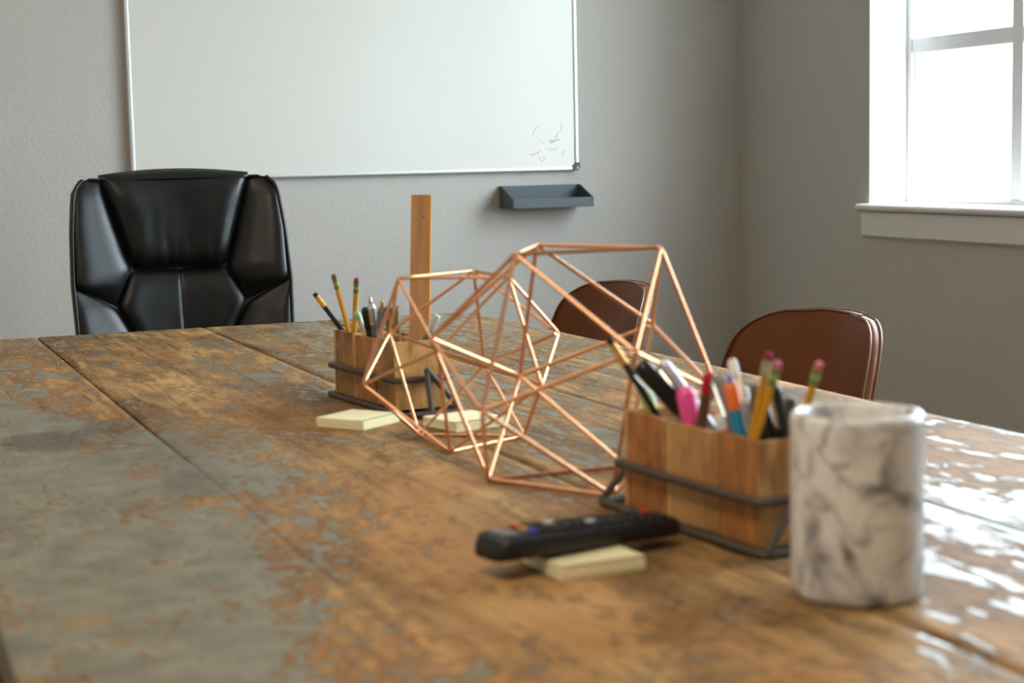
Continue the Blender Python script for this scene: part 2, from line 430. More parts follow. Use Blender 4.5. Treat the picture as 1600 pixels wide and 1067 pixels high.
# ------------------------------------------------------------------ table
TX = [0.093, 0.357, 0.693, 0.957, 1.288]
TY0, TY1 = 0.45, 3.43
CP = [  # X, Y, paint amount 0..1, read off the worn surface
 (.05,2.9,.45),(.222,2.72,.6),(.36,3.2,.4),(.33,2.7,.4),(.34,2.35,.35),(.18,2.45,.85),(.22,2.25,.85),(.16,1.9,1),(.25,1.85,1),(.19,1.5,1),(.11,1.3,.8),(.22,1.35,1),
 (.22,1.1,.97),(.27,1.28,.95),(.27,1.1,.85),(.33,2.05,.75),(.36,1.92,.9),(.41,1.82,.85),(.46,1.85,.65),(.32,1.75,.72),(.33,1.66,.62),(.36,1.66,.58),(.35,1.54,.6),(.31,1.5,.8),(.38,1.52,.62),(.42,1.52,.35),
 (.36,1.36,.6),(.35,1.28,.55),(.31,1.25,.78),(.35,1.18,.35),(.34,1.11,.32),(.40,1.3,.25),(.39,1.2,.12),(.31,1.05,.6),
 (.47,2.75,.35),(.40,2.55,.28),(.48,2.5,.28),(.48,2.3,.25),(.41,2.3,.35),(.53,2.2,.2),(.47,2.02,.42),(.53,2.0,.4),(.57,2.7,.5),(.62,2.65,.55),(.55,2.95,.3),(.66,2.9,.5),(.7,2.75,.5),
 (.60,2.35,.45),(.56,2.05,.22),(.53,1.8,.15),(.54,1.65,.08),(.54,1.5,.08),(.52,1.35,.04),(.46,1.28,.08),(.47,1.42,.12),(.37,1.12,.2),(.42,1.1,.14),(.48,1.1,.1),(.54,1.14,.3),
 (.50,1.03,.2),(.58,1.12,.15),(.60,1.09,.5),(.61,1.06,.45),(.62,1.01,.25),(.67,1.06,.3),(.74,1.65,.45),(.83,1.8,.5),(.9,1.95,.42),(.9,2.15,.5),(.88,2.4,.5),(1.0,2.3,.42),(1.0,2.0,.4),(1.1,2.1,.35),
 (.95,3.1,.6),(1.2,3.2,.6),(1.15,2.7,.45),(1.2,2.3,.35),(1.2,1.9,.32),(1.15,1.65,.34),(1.05,1.45,.42),(.95,1.25,.72),(1.0,1.3,.68),(.9,1.15,.60),(.86,1.05,.4),(.76,1.02,.42),(.72,.95,.38),(.64,.9,.35),(.8,.85,.5),(1.05,1.0,.5),(1.2,1.3,.42),(.3,.7,.8),(.9,.6,.5)]
STAINS_SHADE = [(.225, 2.10, .050, .075, .75), (.10, 2.9, .05, .10, .6), (.62, 2.36, .055, .16, .55), (.56, 2.45, .05, .12, .4), (.31, 2.18, .03, .06, .5), (.33, 1.74, .035, .08, .45), (.66, 1.92, .05, .08, .35), (.40, 3.05, .03, .2, .35), (.44, 2.7, .02, .10, .3), (.52, 1.28, .015, .1, .3), (.62, 1.0, .012, .12, .5)]  # dark blotches: real stains, with painted shade mixed in left of the far caddy
def paint_at(x, y):
    sw = sv = 0
    for px, py, v in CP:
        d2 = ((x - px) / 0.06) ** 2 + ((y - py) / 0.15) ** 2
        q = 1 / (d2 + 0.12) ** 1.6; sw += q; sv += q * v
    return 0.10 + 0.70 * sv / sw
def stain_shade_at(x, y):
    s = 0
    for px, py, rx, ry, v in STAINS_SHADE:
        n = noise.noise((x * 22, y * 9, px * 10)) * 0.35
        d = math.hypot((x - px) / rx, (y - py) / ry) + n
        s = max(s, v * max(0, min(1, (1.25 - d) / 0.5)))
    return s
table = empty('conference_table', (0.69, 1.94, 0))
tag(table, 'long conference table of worn wooden planks with flaking grey paint', 'table')
OX, OY = 0.69, 1.94
for i in range(4):
    xa, xb = TX[i], TX[i + 1]
    nx = max(10, int((xb - xa) / 0.014)); ny = 230
    def half_gap(b, y):
        if b == 1: return 0.00003 + 0.0015 * max(0, min(1, (y - 1.8) / 0.3))
        return 0.0 if b in (0, 4) else (0.0015 if b == 2 else 0.0007)
    V = []; Fc = []
    us = [0, 0.0025 / (xb - xa)] + [k / nx for k in range(1, nx)] + [1 - 0.0025 / (xb - xa), 1]
    vs_ = [0, 0.003 / 3] + [k / ny for k in range(1, ny)] + [1 - 0.003 / 3, 1]
    nu, nv = len(us), len(vs_)
    for jv, v in enumerate(vs_):
        y = TY0 + (TY1 - TY0) * v
        wob0 = noise.noise((y * 6, i * 3.1, 0)) * 0.0011 if i else noise.noise((y * 4, 9, 0)) * 0.003
        wob1 = noise.noise((y * 6, (i + 1) * 3.1, 0)) * 0.0011 if i < 3 else noise.noise((y * 4, 5, 0)) * 0.003
        for ju, u in enumerate(us):
            g0, g1 = half_gap(i, y), half_gap(i + 1, y)
            x = xa + g0 + wob0 + (xb - g1 + wob1 - xa - g0 - wob0) * u
            yy = y
            if i == 3:                              # the far right corner is worn round
                rr = 0.075; dx = x - (TX[4] - rr); dy = y - (TY1 - rr)
                if dx > 0 and dy > 0 and math.hypot(dx, dy) > rr:
                    k_ = rr / math.hypot(dx, dy); x = TX[4] - rr + dx * k_; yy = TY1 - rr + dy * k_
            z = TZ + noise.noise((x * 5, y * 2, i * 7)) * 0.0006
            if jv in (0, nv - 1) or (ju == 0 and i == 0) or (ju == nu - 1 and i == 3): z -= 0.0022
            elif ju == 0: z -= min(0.002, g0 * 1.3)
            elif ju == nu - 1: z -= min(0.002, g1 * 1.3)
            V.append((x - OX, yy - OY, z))
    top_n = len(V)
    for jv in range(nv - 1):
        for ju in range(nu - 1):
            q = jv * nu + ju; Fc.append((q, q + 1, q + nu + 1, q + nu))
    ring = list(range(nu)) + [jv * nu + nu - 1 for jv in range(1, nv)] + [(nv - 1) * nu + k for k in range(nu - 2, -1, -1)] + [jv * nu for jv in range(nv - 2, 0, -1)]
    b0 = len(V)
    for q in ring: V.append((V[q][0], V[q][1], TZ - 0.042))
    R = len(ring)
    for k in range(R): Fc.append((ring[k], b0 + k, b0 + (k + 1) % R, ring[(k + 1) % R]))
    Fc.append(tuple(range(b0, b0 + R))[::-1])
    o = link('plank', V, Fc, 'table', table)
    sm = [True] * ((nu - 1) * (nv - 1)) + [False] * (R + 1)
    if len(o.data.polygons) == len(sm): o.data.polygons.foreach_set('use_smooth', sm)
    pa, sa, ka = [], [], []
    for (x, y, z) in V:
        X, Y = x + OX, y + OY
        pa.append(paint_at(X, Y)); sa.append(stain_shade_at(X, Y))
        s = max(0.0, min(1.0, (X - 0.5) / 0.25)); s2 = max(0.0, min(1.0, (Y - 2.0) / 0.7))
        ka.append(max(s, s2 * 0.8))
    for nm, arr in (('paint', pa), ('stain_shade', sa), ('streak', ka)):
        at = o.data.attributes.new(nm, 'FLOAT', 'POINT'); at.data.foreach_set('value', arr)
for sx, sy in ((0.2, 0.62), (1.18, 0.62), (0.2, 3.26), (1.18, 3.26)):
    box('leg', (sx - OX - 0.045, sx - OX + 0.045, sy - OY - 0.045, sy - OY + 0.045, 0, TZ - 0.042), 'table_leg', table, 0.006)
for a_ in ((0.245, 1.135, 0.60, 0.64), (0.245, 1.135, 3.24, 3.28)):
    box('apron', (a_[0] - OX, a_[1] - OX, a_[2] - OY, a_[3] - OY, TZ - 0.13, TZ - 0.042), 'table_leg', table, 0.003)
for x in (0.2, 1.18):
    box('apron', (x - OX - 0.02, x - OX + 0.02, 0.665 - OY, 3.215 - OY, TZ - 0.13, TZ - 0.042), 'table_leg', table, 0.003)

# ------------------------------------------------------------------ whiteboard and marker tray
BX0, BX1, BZ0, BZ1 = 0.731, 2.036, 1.056, 2.02
wb = empty('whiteboard', ((BX0 + BX1) / 2, Y1, BZ0)); tag(wb, 'large whiteboard in a thin aluminium frame on the back wall', 'whiteboard')
cx = (BX0 + BX1) / 2; hw = (BX1 - BX0) / 2; hh = BZ1 - BZ0
box('writing_surface', (-hw + 0.004, hw - 0.004, -0.016, -0.004, 0.004, hh - 0.004), 'board', wb)
fr = 0.012
for nm, q in (('frame_rail', (-hw + 0.02, hw - 0.02, -0.021, 0, 0, fr)), ('frame_rail', (-hw + 0.02, hw - 0.02, -0.021, 0, hh - fr, hh)), ('frame_stile', (-hw, -hw + fr, -0.021, 0, 0.02, hh - 0.02)), ('frame_stile', (hw - fr, hw, -0.021, 0, 0.02, hh - 0.02))):
    box(nm, q, 'alu', wb, 0.003)
for sx in (-1, 1):
    for zz in (0, hh):
        dz = 1 if zz == 0 else -1
        # L shaped rounded plastic corner
        pts = [(0.0, 0.009), (0.003, 0.003), (0.009, 0.0), (0.021, 0.0), (0.021, 0.015), (0.014, 0.017), (0.0135, 0.024), (0.0, 0.024)]
        vs = [(sx * (hw + 0.001 - p[0]), y, zz - dz * 0.001 + dz * p[1]) for y in (-0.0235, 0) for p in pts]
        N = len(pts); fs = [tuple(range(N)), tuple(range(N, 2 * N))[::-1]] + [(k, N + k, N + (k + 1) % N, (k + 1) % N) for k in range(N)]
        cp = link('corner_cap', vs, fs, 'cap', wb)
        if sx * dz < 0: cp.data.flip_normals()
        MB().lathe([(0.0, 0.0035), (0.0022, 0.0032), (0.0036, 0.0015), (0.0038, 0)][::-1], 16).build('screw_cover', 'screw', cp, loc=(sx * (hw - 0.0075), -0.0235, zz + dz * 0.0075), rot=(PI / 2, 0, 0), smooth=True)
SCR = [('red', (206, 120, 84), [(1.9086, 1.1861), (1.9034, 1.1825), (1.8964, 1.1732), (1.89, 1.1615)], .0007), ('red', (214, 120, 90), [(1.8795, 1.1033), (1.8966, 1.1058), (1.9052, 1.1087), (1.9129, 1.1148)], .0009),
 ('black', (60, 60, 66), [(1.9419, 1.1413), (1.9575, 1.1448)], .0008), ('black', (60, 60, 66), [(1.947, 1.1368), (1.9609, 1.1431), (1.9748, 1.1476)], .0009), ('black', (130, 130, 132), [(1.9627, 1.1494), (1.9664, 1.1603), (1.9717, 1.1681)], .0008),
 ('rose', (200, 172, 166), [(1.982, 1.1961), (1.9853, 1.1898), (1.9797, 1.1836), (1.9844, 1.1782), (1.9786, 1.168)], .0008), ('grey', (176, 186, 188), [(1.9311, 1.117), (1.9364, 1.1216), (1.9448, 1.1152), (1.9535, 1.1204), (1.9621, 1.1164), (1.9708, 1.121)], .0009),
 ('rose', (222, 180, 172), [(1.974, 1.1068), (1.9827, 1.1098), (1.9908, 1.119), (1.9859, 1.0971)], .0008), ('amber', (214, 190, 160), [(1.9091, 1.0986), (1.9184, 1.0821), (1.9282, 1.092), (1.9238, 1.0983)], .001), ('mint', (196, 218, 208), [(1.9129, 1.1502), (1.9196, 1.1422), (1.9263, 1.1343), (1.9334, 1.1452)], .0012)]
for i, (nm, c, pts, r) in enumerate(SCR):
    s = MB().tube([(x - cx, -0.0161, z - BZ0) for x, z in pts], r, 6).build('marker_scribble', plain('marker_ink_' + nm, c, 0.6), wb)

tr = empty('marker_tray', (1.915, Y1, 0.951)); tag(tr, 'slate grey plastic marker tray fixed to the wall below the whiteboard', 'tray')
W2, D, HB, HF = 0.127, 0.105, 0.064, 0.028
def side_prof(k):       # closed outline of an end wall in (y, z)
    return [(-D, 0), (-D, HF), (-D + 0.012, HF + 0.004), (-0.030, HB - 0.006), (-0.012, HB), (0, HB), (0, 0)]
for sx in (-1, 1):
    p = side_prof(0); N = len(p)
    x0, x1 = sorted((sx * W2, sx * (W2 - 0.0035)))
    vs = [(x, y, z) for x in (x0, x1) for y, z in p]
    fs = [tuple(range(N)), tuple(range(N, 2 * N))[::-1]] + [(k, N + k, N + (k + 1) % N, (k + 1) % N) for k in range(N)]
    link('end_wall', vs, fs, 'tray', tr, bevel=0.001)
box('back_wall', (-W2 + 0.0035, W2 - 0.0035, -0.0035, 0, 0, HB), 'tray', tr)
box('front_lip', (-W2 + 0.0035, W2 - 0.0035, -D, -D + 0.0035, 0, HF), 'tray', tr, 0.001)
box('tray_floor', (-W2 + 0.0035, W2 - 0.0035, -D + 0.0035, -0.0035, 0, 0.0035), 'tray', tr)

# ------------------------------------------------------------------ black executive chair
def interp(tab, z):
    tab = sorted(tab)
    if z <= tab[0][0]: return tab[0][1]
    for (a, va), (b, vb) in zip(tab, tab[1:]):
        if z <= b: return va + (vb - va) * (z - a) / (b - a)
    return tab[-1][1]
ch = empty('office_chair', (0.712, 3.74, 0)); tag(ch, 'black leather executive office chair at the far end of the table', 'chair')
def yb(x, z):               # front face of the shell: wings forward, back leaning
    return -0.055 * (abs(x) / 0.24) ** 2.2 + 0.16 * (z - 0.75) + 0.01
def pillow(name, z0, z1, L, Rr, bulge, nu=22, nv=26, ez=0.22, eu=0.3, wr=0.0, zt=None, groove=0.0):
    def fn(u, v):
        z = z0 + (z1 - z0) * v
        xl, xr = interp(L, z), interp(Rr, z)
        x = xl + (xr - xl) * u
        wloc = max(0.25, min(1, (xr - xl) / 0.14))
        e = min(1, min(u, 1 - u) / eu); f = min(1, min(v, 1 - v) / ez)
        h = (1 - (1 - e) ** 2.4) ** 0.5 * (1 - (1 - f) ** 2.4) ** 0.5
        d = bulge * h * wloc
        if wr: d += wr * h * noise.noise((x * 60, z * 9, 3)) * max(0, 1 - v * 1.3)
        if groove: d -= groove * math.exp(-(x / .0035) ** 2) + groove * .5 * math.exp(-(x / .03) ** 2)
        zz = z + (zt(u) if zt else 0) * v
        return (x, yb(x, z) - d + 0.004, zz)
    return MB().grid(fn, nu, nv).build(name, 'black_leather', ch, smooth=True)
OUT = [(.50, -.228), (.62, -.236), (.84, -.243), (.95, -.238), (1.035, -.229), (1.06, -.218), (1.072, -.20)]
neg = lambda t: [(z, -x) for z, x in t]
HL = [(.868, -.104), (.90, -.116), (1.084, -.172)]
pillow('headrest_cushion', .866, 1.078, HL, neg(HL), .040, 30, 30, ez=.30, eu=.22, wr=.004, zt=lambda u: 0.012 * (1 - (2 * u - 1) ** 2))
BI = [(.788, -.146), (.868, -.106), (.90, -.117), (1.075, -.170)]
BO = [(.788, -.150), (.815, -.20), (.835, -.240), (.95, -.238), (1.035, -.229), (1.06, -.214), (1.072, -.19)]
pillow('side_bolster', .788, 1.072, BO, BI, .030, eu=.45, ez=.2)
pillow('side_bolster', .788, 1.072, neg(BI), neg(BO), .030, eu=.45, ez=.2)
CI = [(.50, -.105), (.70, -.107), (.735, -.118), (.765, -.136), (.790, -.146), (.868, -.105)]
pillow('lumbar_panel', .50, .866, CI, neg(CI), .022, nu=60, eu=.16, ez=.16, groove=.0035)
WI = [(.50, -.106), (.70, -.109), (.735, -.120), (.765, -.138), (.785, -.150), (.812, -.20), (.832, -.236)]
pillow('lower_wing', .50, .832, OUT, WI, .024, eu=.4, ez=.14)
pillow('lower_wing', .50, .832, neg(WI), neg(OUT), .024, eu=.4, ez=.14)
# stitched seams beside the centre line
for x in (-0.0065, 0.0065):
    MB().tube([(x, yb(x, z) - 0.0135 * min(1, (.868 - z) / .05) - .0015, z) for z in [.52 + .0165 * k for k in range(21)]], 0.0007, 5).build('seam_stitching', 'stitch', ch)
# padded shell behind the cushions
def shell_fn(u, v):
    z = .49 + (1.068 - .49) * v
    hwid = abs(interp(OUT, z))
    a = u * 2 * PI
    x = hwid * max(-1, min(1, math.cos(a) * 1.18 if abs(math.cos(a)) < .85 else math.copysign(1, math.cos(a))))
    s = math.sin(a)
    y = yb(x, z) + 0.004 + (0.0 if s < 0 else 0.085 * min(1, s * 2.0) * (0.55 + 0.45 * (1 - (x / .25) ** 2)))
    return (x, y, z)
m = MB().grid(shell_fn, 48, 20)
m.f.append(tuple(range(48)));  m.f.append(tuple(range(20 * 49, 20 * 49 + 48))[::-1])
m.build('back_shell', 'black_side', ch, smooth=False, bevel=0.0)
# piping along both outer edges
for s in (-1, 1):
    MB().tube([(s * abs(interp(OUT, z)), yb(abs(interp(OUT, z)), z) - 0.001, z) for z in [.5 + .0142 * k for k in range(41)]], 0.0042, 6).build('edge_piping', 'black_leather', ch, smooth=True)
def cushion(name, x0, x1, y0, y1, z0, z1, mat, r):
    box(name, (x0, x1, y0, y1, z0, z1), mat, ch, r, seg=5)
cushion('seat', -.25, .25, -.50, -.015, .42, .53, 'black_leather', .04)
for s in (-1, 1):
    cushion('armrest_pad', s * .29 - .035, s * .29 + .035, -.27, .03, .645, .68, 'black_leather', .014)
    MB().tube([(s * .29, -.22, .65), (s * .30, -.24, .56), (s * .28, -.22, .43), (s * .20, -.20, .40)], .014, 8).build('armrest_bracket', 'black_plastic', ch, smooth=True)
    MB().tube([(s * .29, -.02, .65), (s * .295, .0, .56), (s * .25, .005, .52)], .014, 8).build('armrest_bracket', 'black_plastic', ch, smooth=True)
MB().lathe([(.03, .12), (.03, .28), (.02, .28), (.02, .40), (.11, .40), (.11, .42)], 20, off=(0, -.24, 0)).build('gas_lift', 'black_plastic', ch, smooth=False)
for k in range(5):
    a = 2 * PI * k / 5 + .3; ca, sa = math.cos(a), math.sin(a)
    MB().tube([(0, -.24, .13), (.15 * ca, -.24 + .15 * sa, .115), (.29 * ca, -.24 + .29 * sa, .085)], [.032, .026, .018], 8).build('base_spoke', 'black_plastic', ch, smooth=True)
    MB().tube([(.29 * ca - .022 * sa, -.24 + .29 * sa + .022 * ca, .03), (.29 * ca + .022 * sa, -.24 + .29 * sa - .022 * ca, .03)], .03, 14).build('caster', 'black_plastic', ch)

# ------------------------------------------------------------------ brown shell chairs
def brown_chair(x, y, rz, label):
    r = empty('side_chair', (x, y, 0), rz)
    tag(r, label, 'chair', 'brown leather chairs along the right side of the table')
    zt, zb = .807, .44
    def half(z):            # half width of the back at height z, rounded top corners
        t = (zt - z) / .08
        base = .213 + .045 * max(0, min(1, (zt - z) / .25))
        return base * (1 if t >= 1 else (1 - (1 - t) ** 2.8) ** (1 / 2.8) * .68 + .32 * min(1, t * 40) if t > 0 else 0.02)
    def pos(u, v, off):
        q = 1 - (1 - v) ** 1.9
        z = zb + (zt - zb) * q
        x_ = (2 * u - 1) * half(min(z, zt - 1e-4)) if v < 1 else (2 * u - 1) * half(zt - 1e-3)
        z2 = z - 0.012 * (x_ / .2) ** 2 * q
        y_ = -1.55 * abs(x_) ** 2.0 + .20 * (z - .62) + off * 1.0
        return (x_, y_, z2)
    nu, nv = 28, 30
    m = MB(); m.grid(lambda u, v: pos(u, v, -.011), nu, nv); n1 = len(m.v)
    m.grid(lambda u, v: pos(u, v, .011), nu, nv, True)
    W = nu + 1
    loop = [i for i in range(W)] + [j * W + nu for j in range(1, nv + 1)] + [nv * W + i for i in range(nu - 1, -1, -1)] + [j * W for j in range(nv - 1, 0, -1)]
    for a, b in zip(loop, loop[1:] + loop[:1]): m.f.append((a, n1 + a, n1 + b, b))
    bk = m.build('backrest', 'brown_leather', r, smooth=True)
    edge = [j * W for j in range(0, nv + 1)] + [nv * W + i for i in range(1, nu + 1)] + [j * W + nu for j in range(nv - 1, -1, -1)]
    for o_ in (0, n1): MB().tube([m.v[o_ + e] for e in edge], 0.0028, 6).build('edge_piping', 'brown_piping', bk, smooth=True)
    # bucket seat
    def seat(u, v, off):
        x_ = (2 * u - 1) * (.245 - .03 * v); y_ = .02 - .44 * v
        z = .445 - .02 * math.sin(PI * v) + .06 * abs(2 * u - 1) ** 3 * (1 - v) + (-.03 * max(0, v - .8) * 5 * .4) + off
        return (x_, y_ - .06 * 0, z)
    m = MB(); m.grid(lambda u, v: seat(u, v, .016), 20, 20, True); n1 = len(m.v); m.grid(lambda u, v: seat(u, v, -.016), 20, 20)
    W = 21; loop = [i for i in range(W)] + [j * W + 20 for j in range(1, 21)] + [20 * W + i for i in range(19, -1, -1)] + [j * W for j in range(19, 0, -1)]
    for a, b in zip(loop, loop[1:] + loop[:1]): m.f.append((b, n1 + b, n1 + a, a))
    m.build('seat', 'brown_leather', r, smooth=True)
    for sx in (-1, 1):
        for sy, yy in ((1, -.06), (-1, -.36)):
            MB().tube([(sx * .15, yy, .425), (sx * .2, yy + sy * .04, 0.0)], [.012, .009], 10).build('leg', 'dark_metal', r, smooth=True)
    MB().box(-.16, .16, -.37, -.05, .405, .417).build('seat_plate', 'dark_metal', r)
    return r
brown_chair(1.655, 2.575, -PI / 2 + 0.02, 'brown leather shell chair nearer the window, behind the marble cup')
brown_chair(1.655, 3.43, -PI / 2 - 0.02, 'brown leather shell chair farther back, seen through the larger copper frame')

# ------------------------------------------------------------------ wooden pen caddies
SZ, ZT = 0.0733, 0.098
def caddy(cx_, cy_, ang, label, flip, twist):
    r = empty('pen_caddy', (cx_, cy_, TZ), ang); tag(r, label, 'pen holder', 'wooden pen caddies on the table')
    # local: -y towards the camera, three square cups in a row along y
    for k in range(3):
        cyl = (1 - k) * SZ; h = SZ / 2 - 0.0014; t = 0.006
        cu = empty('wooden_cup', (0, cyl, 0), twist[k]); cu.parent = r
        wm = ('cup_red', 'cup_mid', 'cup_red')[k] if flip < 0 else ('cup_mid', 'cup_red', 'cup_mid')[k]
        z0, z1 = 0.006, ZT - (0.0015 if k == 1 else 0)
        box('side_board', (-h + .0003, -h + t, -h + t, h - t, z0, z1), wm, cu, 0.0008)
        box('side_board', (h - t, h - .0003, -h + t, h - t, z0, z1), wm, cu, 0.0008)
        box('end_board', (-h, h, -h, -h + t, z0, z1 - .0004), 'cup_gold', cu, 0.0008)
        box('end_board', (-h, h, h - t, h, z0, z1 - .0004), 'cup_gold', cu, 0.0008)
        box('bottom_board', (-h + t, h - t, -h + t, h - t, z0, z0 + 0.004), 'cup_mid', cu)
    rr = 0.0041
    ex, ey = SZ / 2 + rr + .0012, SZ * 1.5 + rr + .001
    fx, fy = SZ / 2 + 0.006, SZ * 1.5 + 0.034
    fy2 = SZ * 1.5 + 0.012
    if flip > 0: fy, fy2 = fy2 - .004, fy
    zb = 0.047
    def loop(x, ya, yb_, z):
        q = 0.008; P = []
        for sx, sy, a0 in ((1, 1, 0), (-1, 1, PI / 2), (-1, -1, PI), (1, -1, 1.5 * PI)):
            for i in range(4):
                a = a0 + PI / 2 * i / 3
                P.append((sx * (x - q) + q * math.cos(a), (yb_ - q if sy > 0 else -(ya - q)) + q * math.sin(a), z))
        return P
    MB().tube(loop(ex, ey, ey, zb), rr, 8, closed=True).build('band_wire', 'iron', r, smooth=True)
    MB().tube(loop(fx, fy2, fy, rr), rr, 8, closed=True).build('base_wire', 'iron', r, smooth=True)
    for e, yy, yf in ((1, ey + rr * 1.6, fy), (-1, -ey - rr * 1.6, -fy2)):
        s = flip
        MB().tube([(0, yy, zb + 0.015), (s * (fx - .004), yf, rr + .002)], rr * .92, 8).build('brace_wire', 'iron', r, smooth=True)
        if flip > 0: MB().tube([(0.0005, yy, zb + 0.013), (-.004, yf, rr + .002)], rr * .92, 8).build('brace_wire', 'iron', r, smooth=True)
    return r
caddy(.7292, 1.3058, math.radians(5.97), 'wooden three cup pen caddy beside the marble cup, crowded with pens', -1, (0, 0.012, -0.01))
caddy(.7008, 2.1980, math.radians(6.63), 'wooden three cup pen caddy farther back that holds the ruler', 1, (0.02, -0.02, -0.07))

# ------------------------------------------------------------------ pens, pencils and the ruler
P = {}
def pm(c, rough=0.35, metal=0.0, spec=0.5):
    key = (c, rough, metal)
    if key not in P: P[key] = plain('pen_%d_%d_%d' % c + ('_metal' if metal else ''), c, rough, metal, 0.04, 60, spec=spec)
    return P[key]
def stick(name, b, t, label, cat, group):
    r = empty(name, b); d = Vector(t) - Vector(b)
    r.rotation_euler = d.to_track_quat('Z', 'Y').to_euler(); tag(r, label, cat, group)
    return r, d.length
def pencil(b, t, label, group, body=(226, 164, 44), ferrule=(120, 150, 70), band=(196, 200, 120), eraser=(196, 96, 116), fl=.016, metal=0.3, el=.006):
    r, L = stick('pencil', b, t, label, 'pencil', group)
    R = .0037
    MB().lathe([(.0006, 0), (.0013, .004)], 6).build('lead_point', pm((40, 40, 42)), r)
    MB().lathe([(.0013, .004), (R, .022)], 6).build('sharpened_cone', pm((206, 168, 116), .7), r)
    MB().lathe([(R, .022), (R, L - fl - el)], 6).build('body', pm(body, .35), r)
    f = MB().lathe([(R * 1.04, L - fl - el - .0005), (R * 1.08, L - fl - el + .002), (R * 1.0, L - fl - el + .004), (R * 1.08, L - el - fl * .5), (R * 1.0, L - el - fl * .4), (R * 1.06, L - el)], 16).build('ferrule', pm(ferrule, .35, metal), r, smooth=True)
    MB().lathe([(R * 1.1, L - el - fl * .62), (R * 1.12, L - el - fl * .5), (R * 1.1, L - el - fl * .38)], 16).build('ferrule_band', pm(band, .35, metal), f, smooth=True)
    MB().lathe([(R * .97, L - el), (R * .97, L - .0015), (R * .7, L)], 16).build('eraser', pm(eraser, .7), r, smooth=True)
    return r
def pen(b, t, R, label, group, body, grip=None, cap=None, capl=.04, clip=None, tip=None, name='pen', click=None, metal=0.0, capmetal=0.0, cat='pen', taper=0.92):
    r, L = stick(name, b, t, label, cat, group)
    grip = grip or body; cap = cap or body; cl = L - (0.010 if click else 0)
    MB().lathe([(.0008, 0), (R * .45, .010)], 12).build('nib', pm((150, 150, 150), .3, .8), r, smooth=True)
    MB().lathe([(R * .45, .010), (R * .9, .022), (R, .045)], 16).build('grip', pm(grip), r, smooth=True)
    MB().lathe([(R, .045), (R * .97, cl - capl)], 16).build('body', pm(body, .3, metal), r, smooth=True)
    c = MB().lathe([(R * 1.04, cl - capl), (R * 1.1, cl - capl + .002), (R * 1.1, cl - .006), (R * taper, cl - .001), (R * taper * .7, cl)], 16).build('cap', pm(cap, .3, capmetal), r, smooth=True)
    if click: MB().lathe([(R * .5, cl - .0005), (R * .5, L - .001), (R * .35, L)], 12).build('click_button', pm(click, .25, .9), r, smooth=True)
    if clip:
        m = MB(); w_ = .0017
        m.box(-w_, w_, -R * 1.1 - .0026, -R * 1.1 - .0014, cl - min(capl * .95, .036), cl - .003)
        m.box(-w_, w_, -R * 1.1 - .0018, -R * .6, cl - .0055, cl - .003)
        m.build('clip', pm(clip, .22, .9), c, bevel=.0004)
    return r
GN, GF = 'pens and pencils in the near caddy', 'pens and pencils in the far caddy'
SIL = (205, 205, 205)
pencil((0.7507, 1.3584, 0.771), (0.6618, 1.3963, 0.9288), 'black pencil with a gold ferrule leaning left out of the near caddy', GN, (24, 24, 26), (226, 178, 84), (240, 200, 110), (26, 24, 24), .022, .4)
pen((0.7184, 1.3557, 0.771), (0.7, 1.4046, 0.8846), .0058, 'clear and lime green highlighter behind the leaning black pencil', GN, (206, 214, 220), (120, 130, 170), (212, 226, 96), .032, name='highlighter', cat='highlighter')
pen((0.753, 1.2974, 0.801), (0.6714, 1.3532, 0.9092), .0080, 'thick black marker leaning left over the near caddy', GN, (18, 18, 19), None, (18, 18, 19), .055, name='marker', cat='marker', clip=(60, 60, 62))
pen((0.7524, 1.2844, 0.801), (0.6909, 1.345, 0.9111), .0048, 'silver pen with a gold tip lying against the thick black marker', GN, (186, 186, 198), None, (214, 212, 222), .045, clip=(225, 170, 120), metal=.6, capmetal=.6)
pen((0.7244, 1.3208, 0.771), (0.6983, 1.3148, 0.89), .0082, 'hot pink highlighter at the front of the near caddy', GN, (226, 30, 110), None, (246, 92, 164), .042, name='highlighter', cat='highlighter', taper=.7)
pen((0.7023, 1.3213, 0.771), (0.7075, 1.285, 0.9061), .0052, 'pen with a short red cap in the middle of the near caddy', GN, (100, 66, 44), (60, 40, 30), (188, 22, 40), .020, clip=SIL)
pen((0.7413, 1.2314, 0.771), (0.7078, 1.2706, 0.9055), .0055, 'grey pen with a silver clip, leftmost in the nearest cup', GN, (112, 112, 110), None, (140, 140, 138), .045, clip=(230, 222, 190))
pen((0.739, 1.232, 0.771), (0.7164, 1.27, 0.9038), .0052, 'blue violet capped pen next to the cream pen', GN, (110, 108, 150), None, (96, 98, 160), .035)
pen((0.7213, 1.2057, 0.771), (0.7287, 1.2835, 0.9163), .0042, 'slim cream yellow pen with a white end', GN, (224, 190, 110), None, (236, 230, 220), .016)
pen((0.7214, 1.2258, 0.771), (0.7099, 1.2529, 0.9006), .0062, 'orange and turquoise highlighter in the nearest cup', GN, (30, 132, 170), None, (240, 120, 54), .024, name='highlighter', cat='highlighter')
pen((0.7386, 1.2216, 0.771), (0.7165, 1.2402, 0.8977), .0045, 'steel ballpoint with a black barrel and bright clip', GN, (44, 44, 46), None, (176, 176, 172), .035, clip=SIL, click=SIL, capmetal=.8)
pencil((0.7142, 1.257, 0.771), (0.7087, 1.1854, 0.9339), 'yellow pencil with a dark red eraser and silver ferrule in the near caddy', GN, ferrule=(214, 202, 180), band=(230, 224, 200), eraser=(150, 40, 44), metal=.8)
pencil((0.7109, 1.2572, 0.771), (0.7127, 1.1778, 0.9269), 'yellow pencil with a green ferrule beside the silver ferruled pencil', GN, eraser=(206, 110, 140))
pencil((0.7569, 1.262, 0.771), (0.7473, 1.1693, 0.925), 'yellow pencil leaning right above the marble cup', GN, eraser=(214, 116, 136))
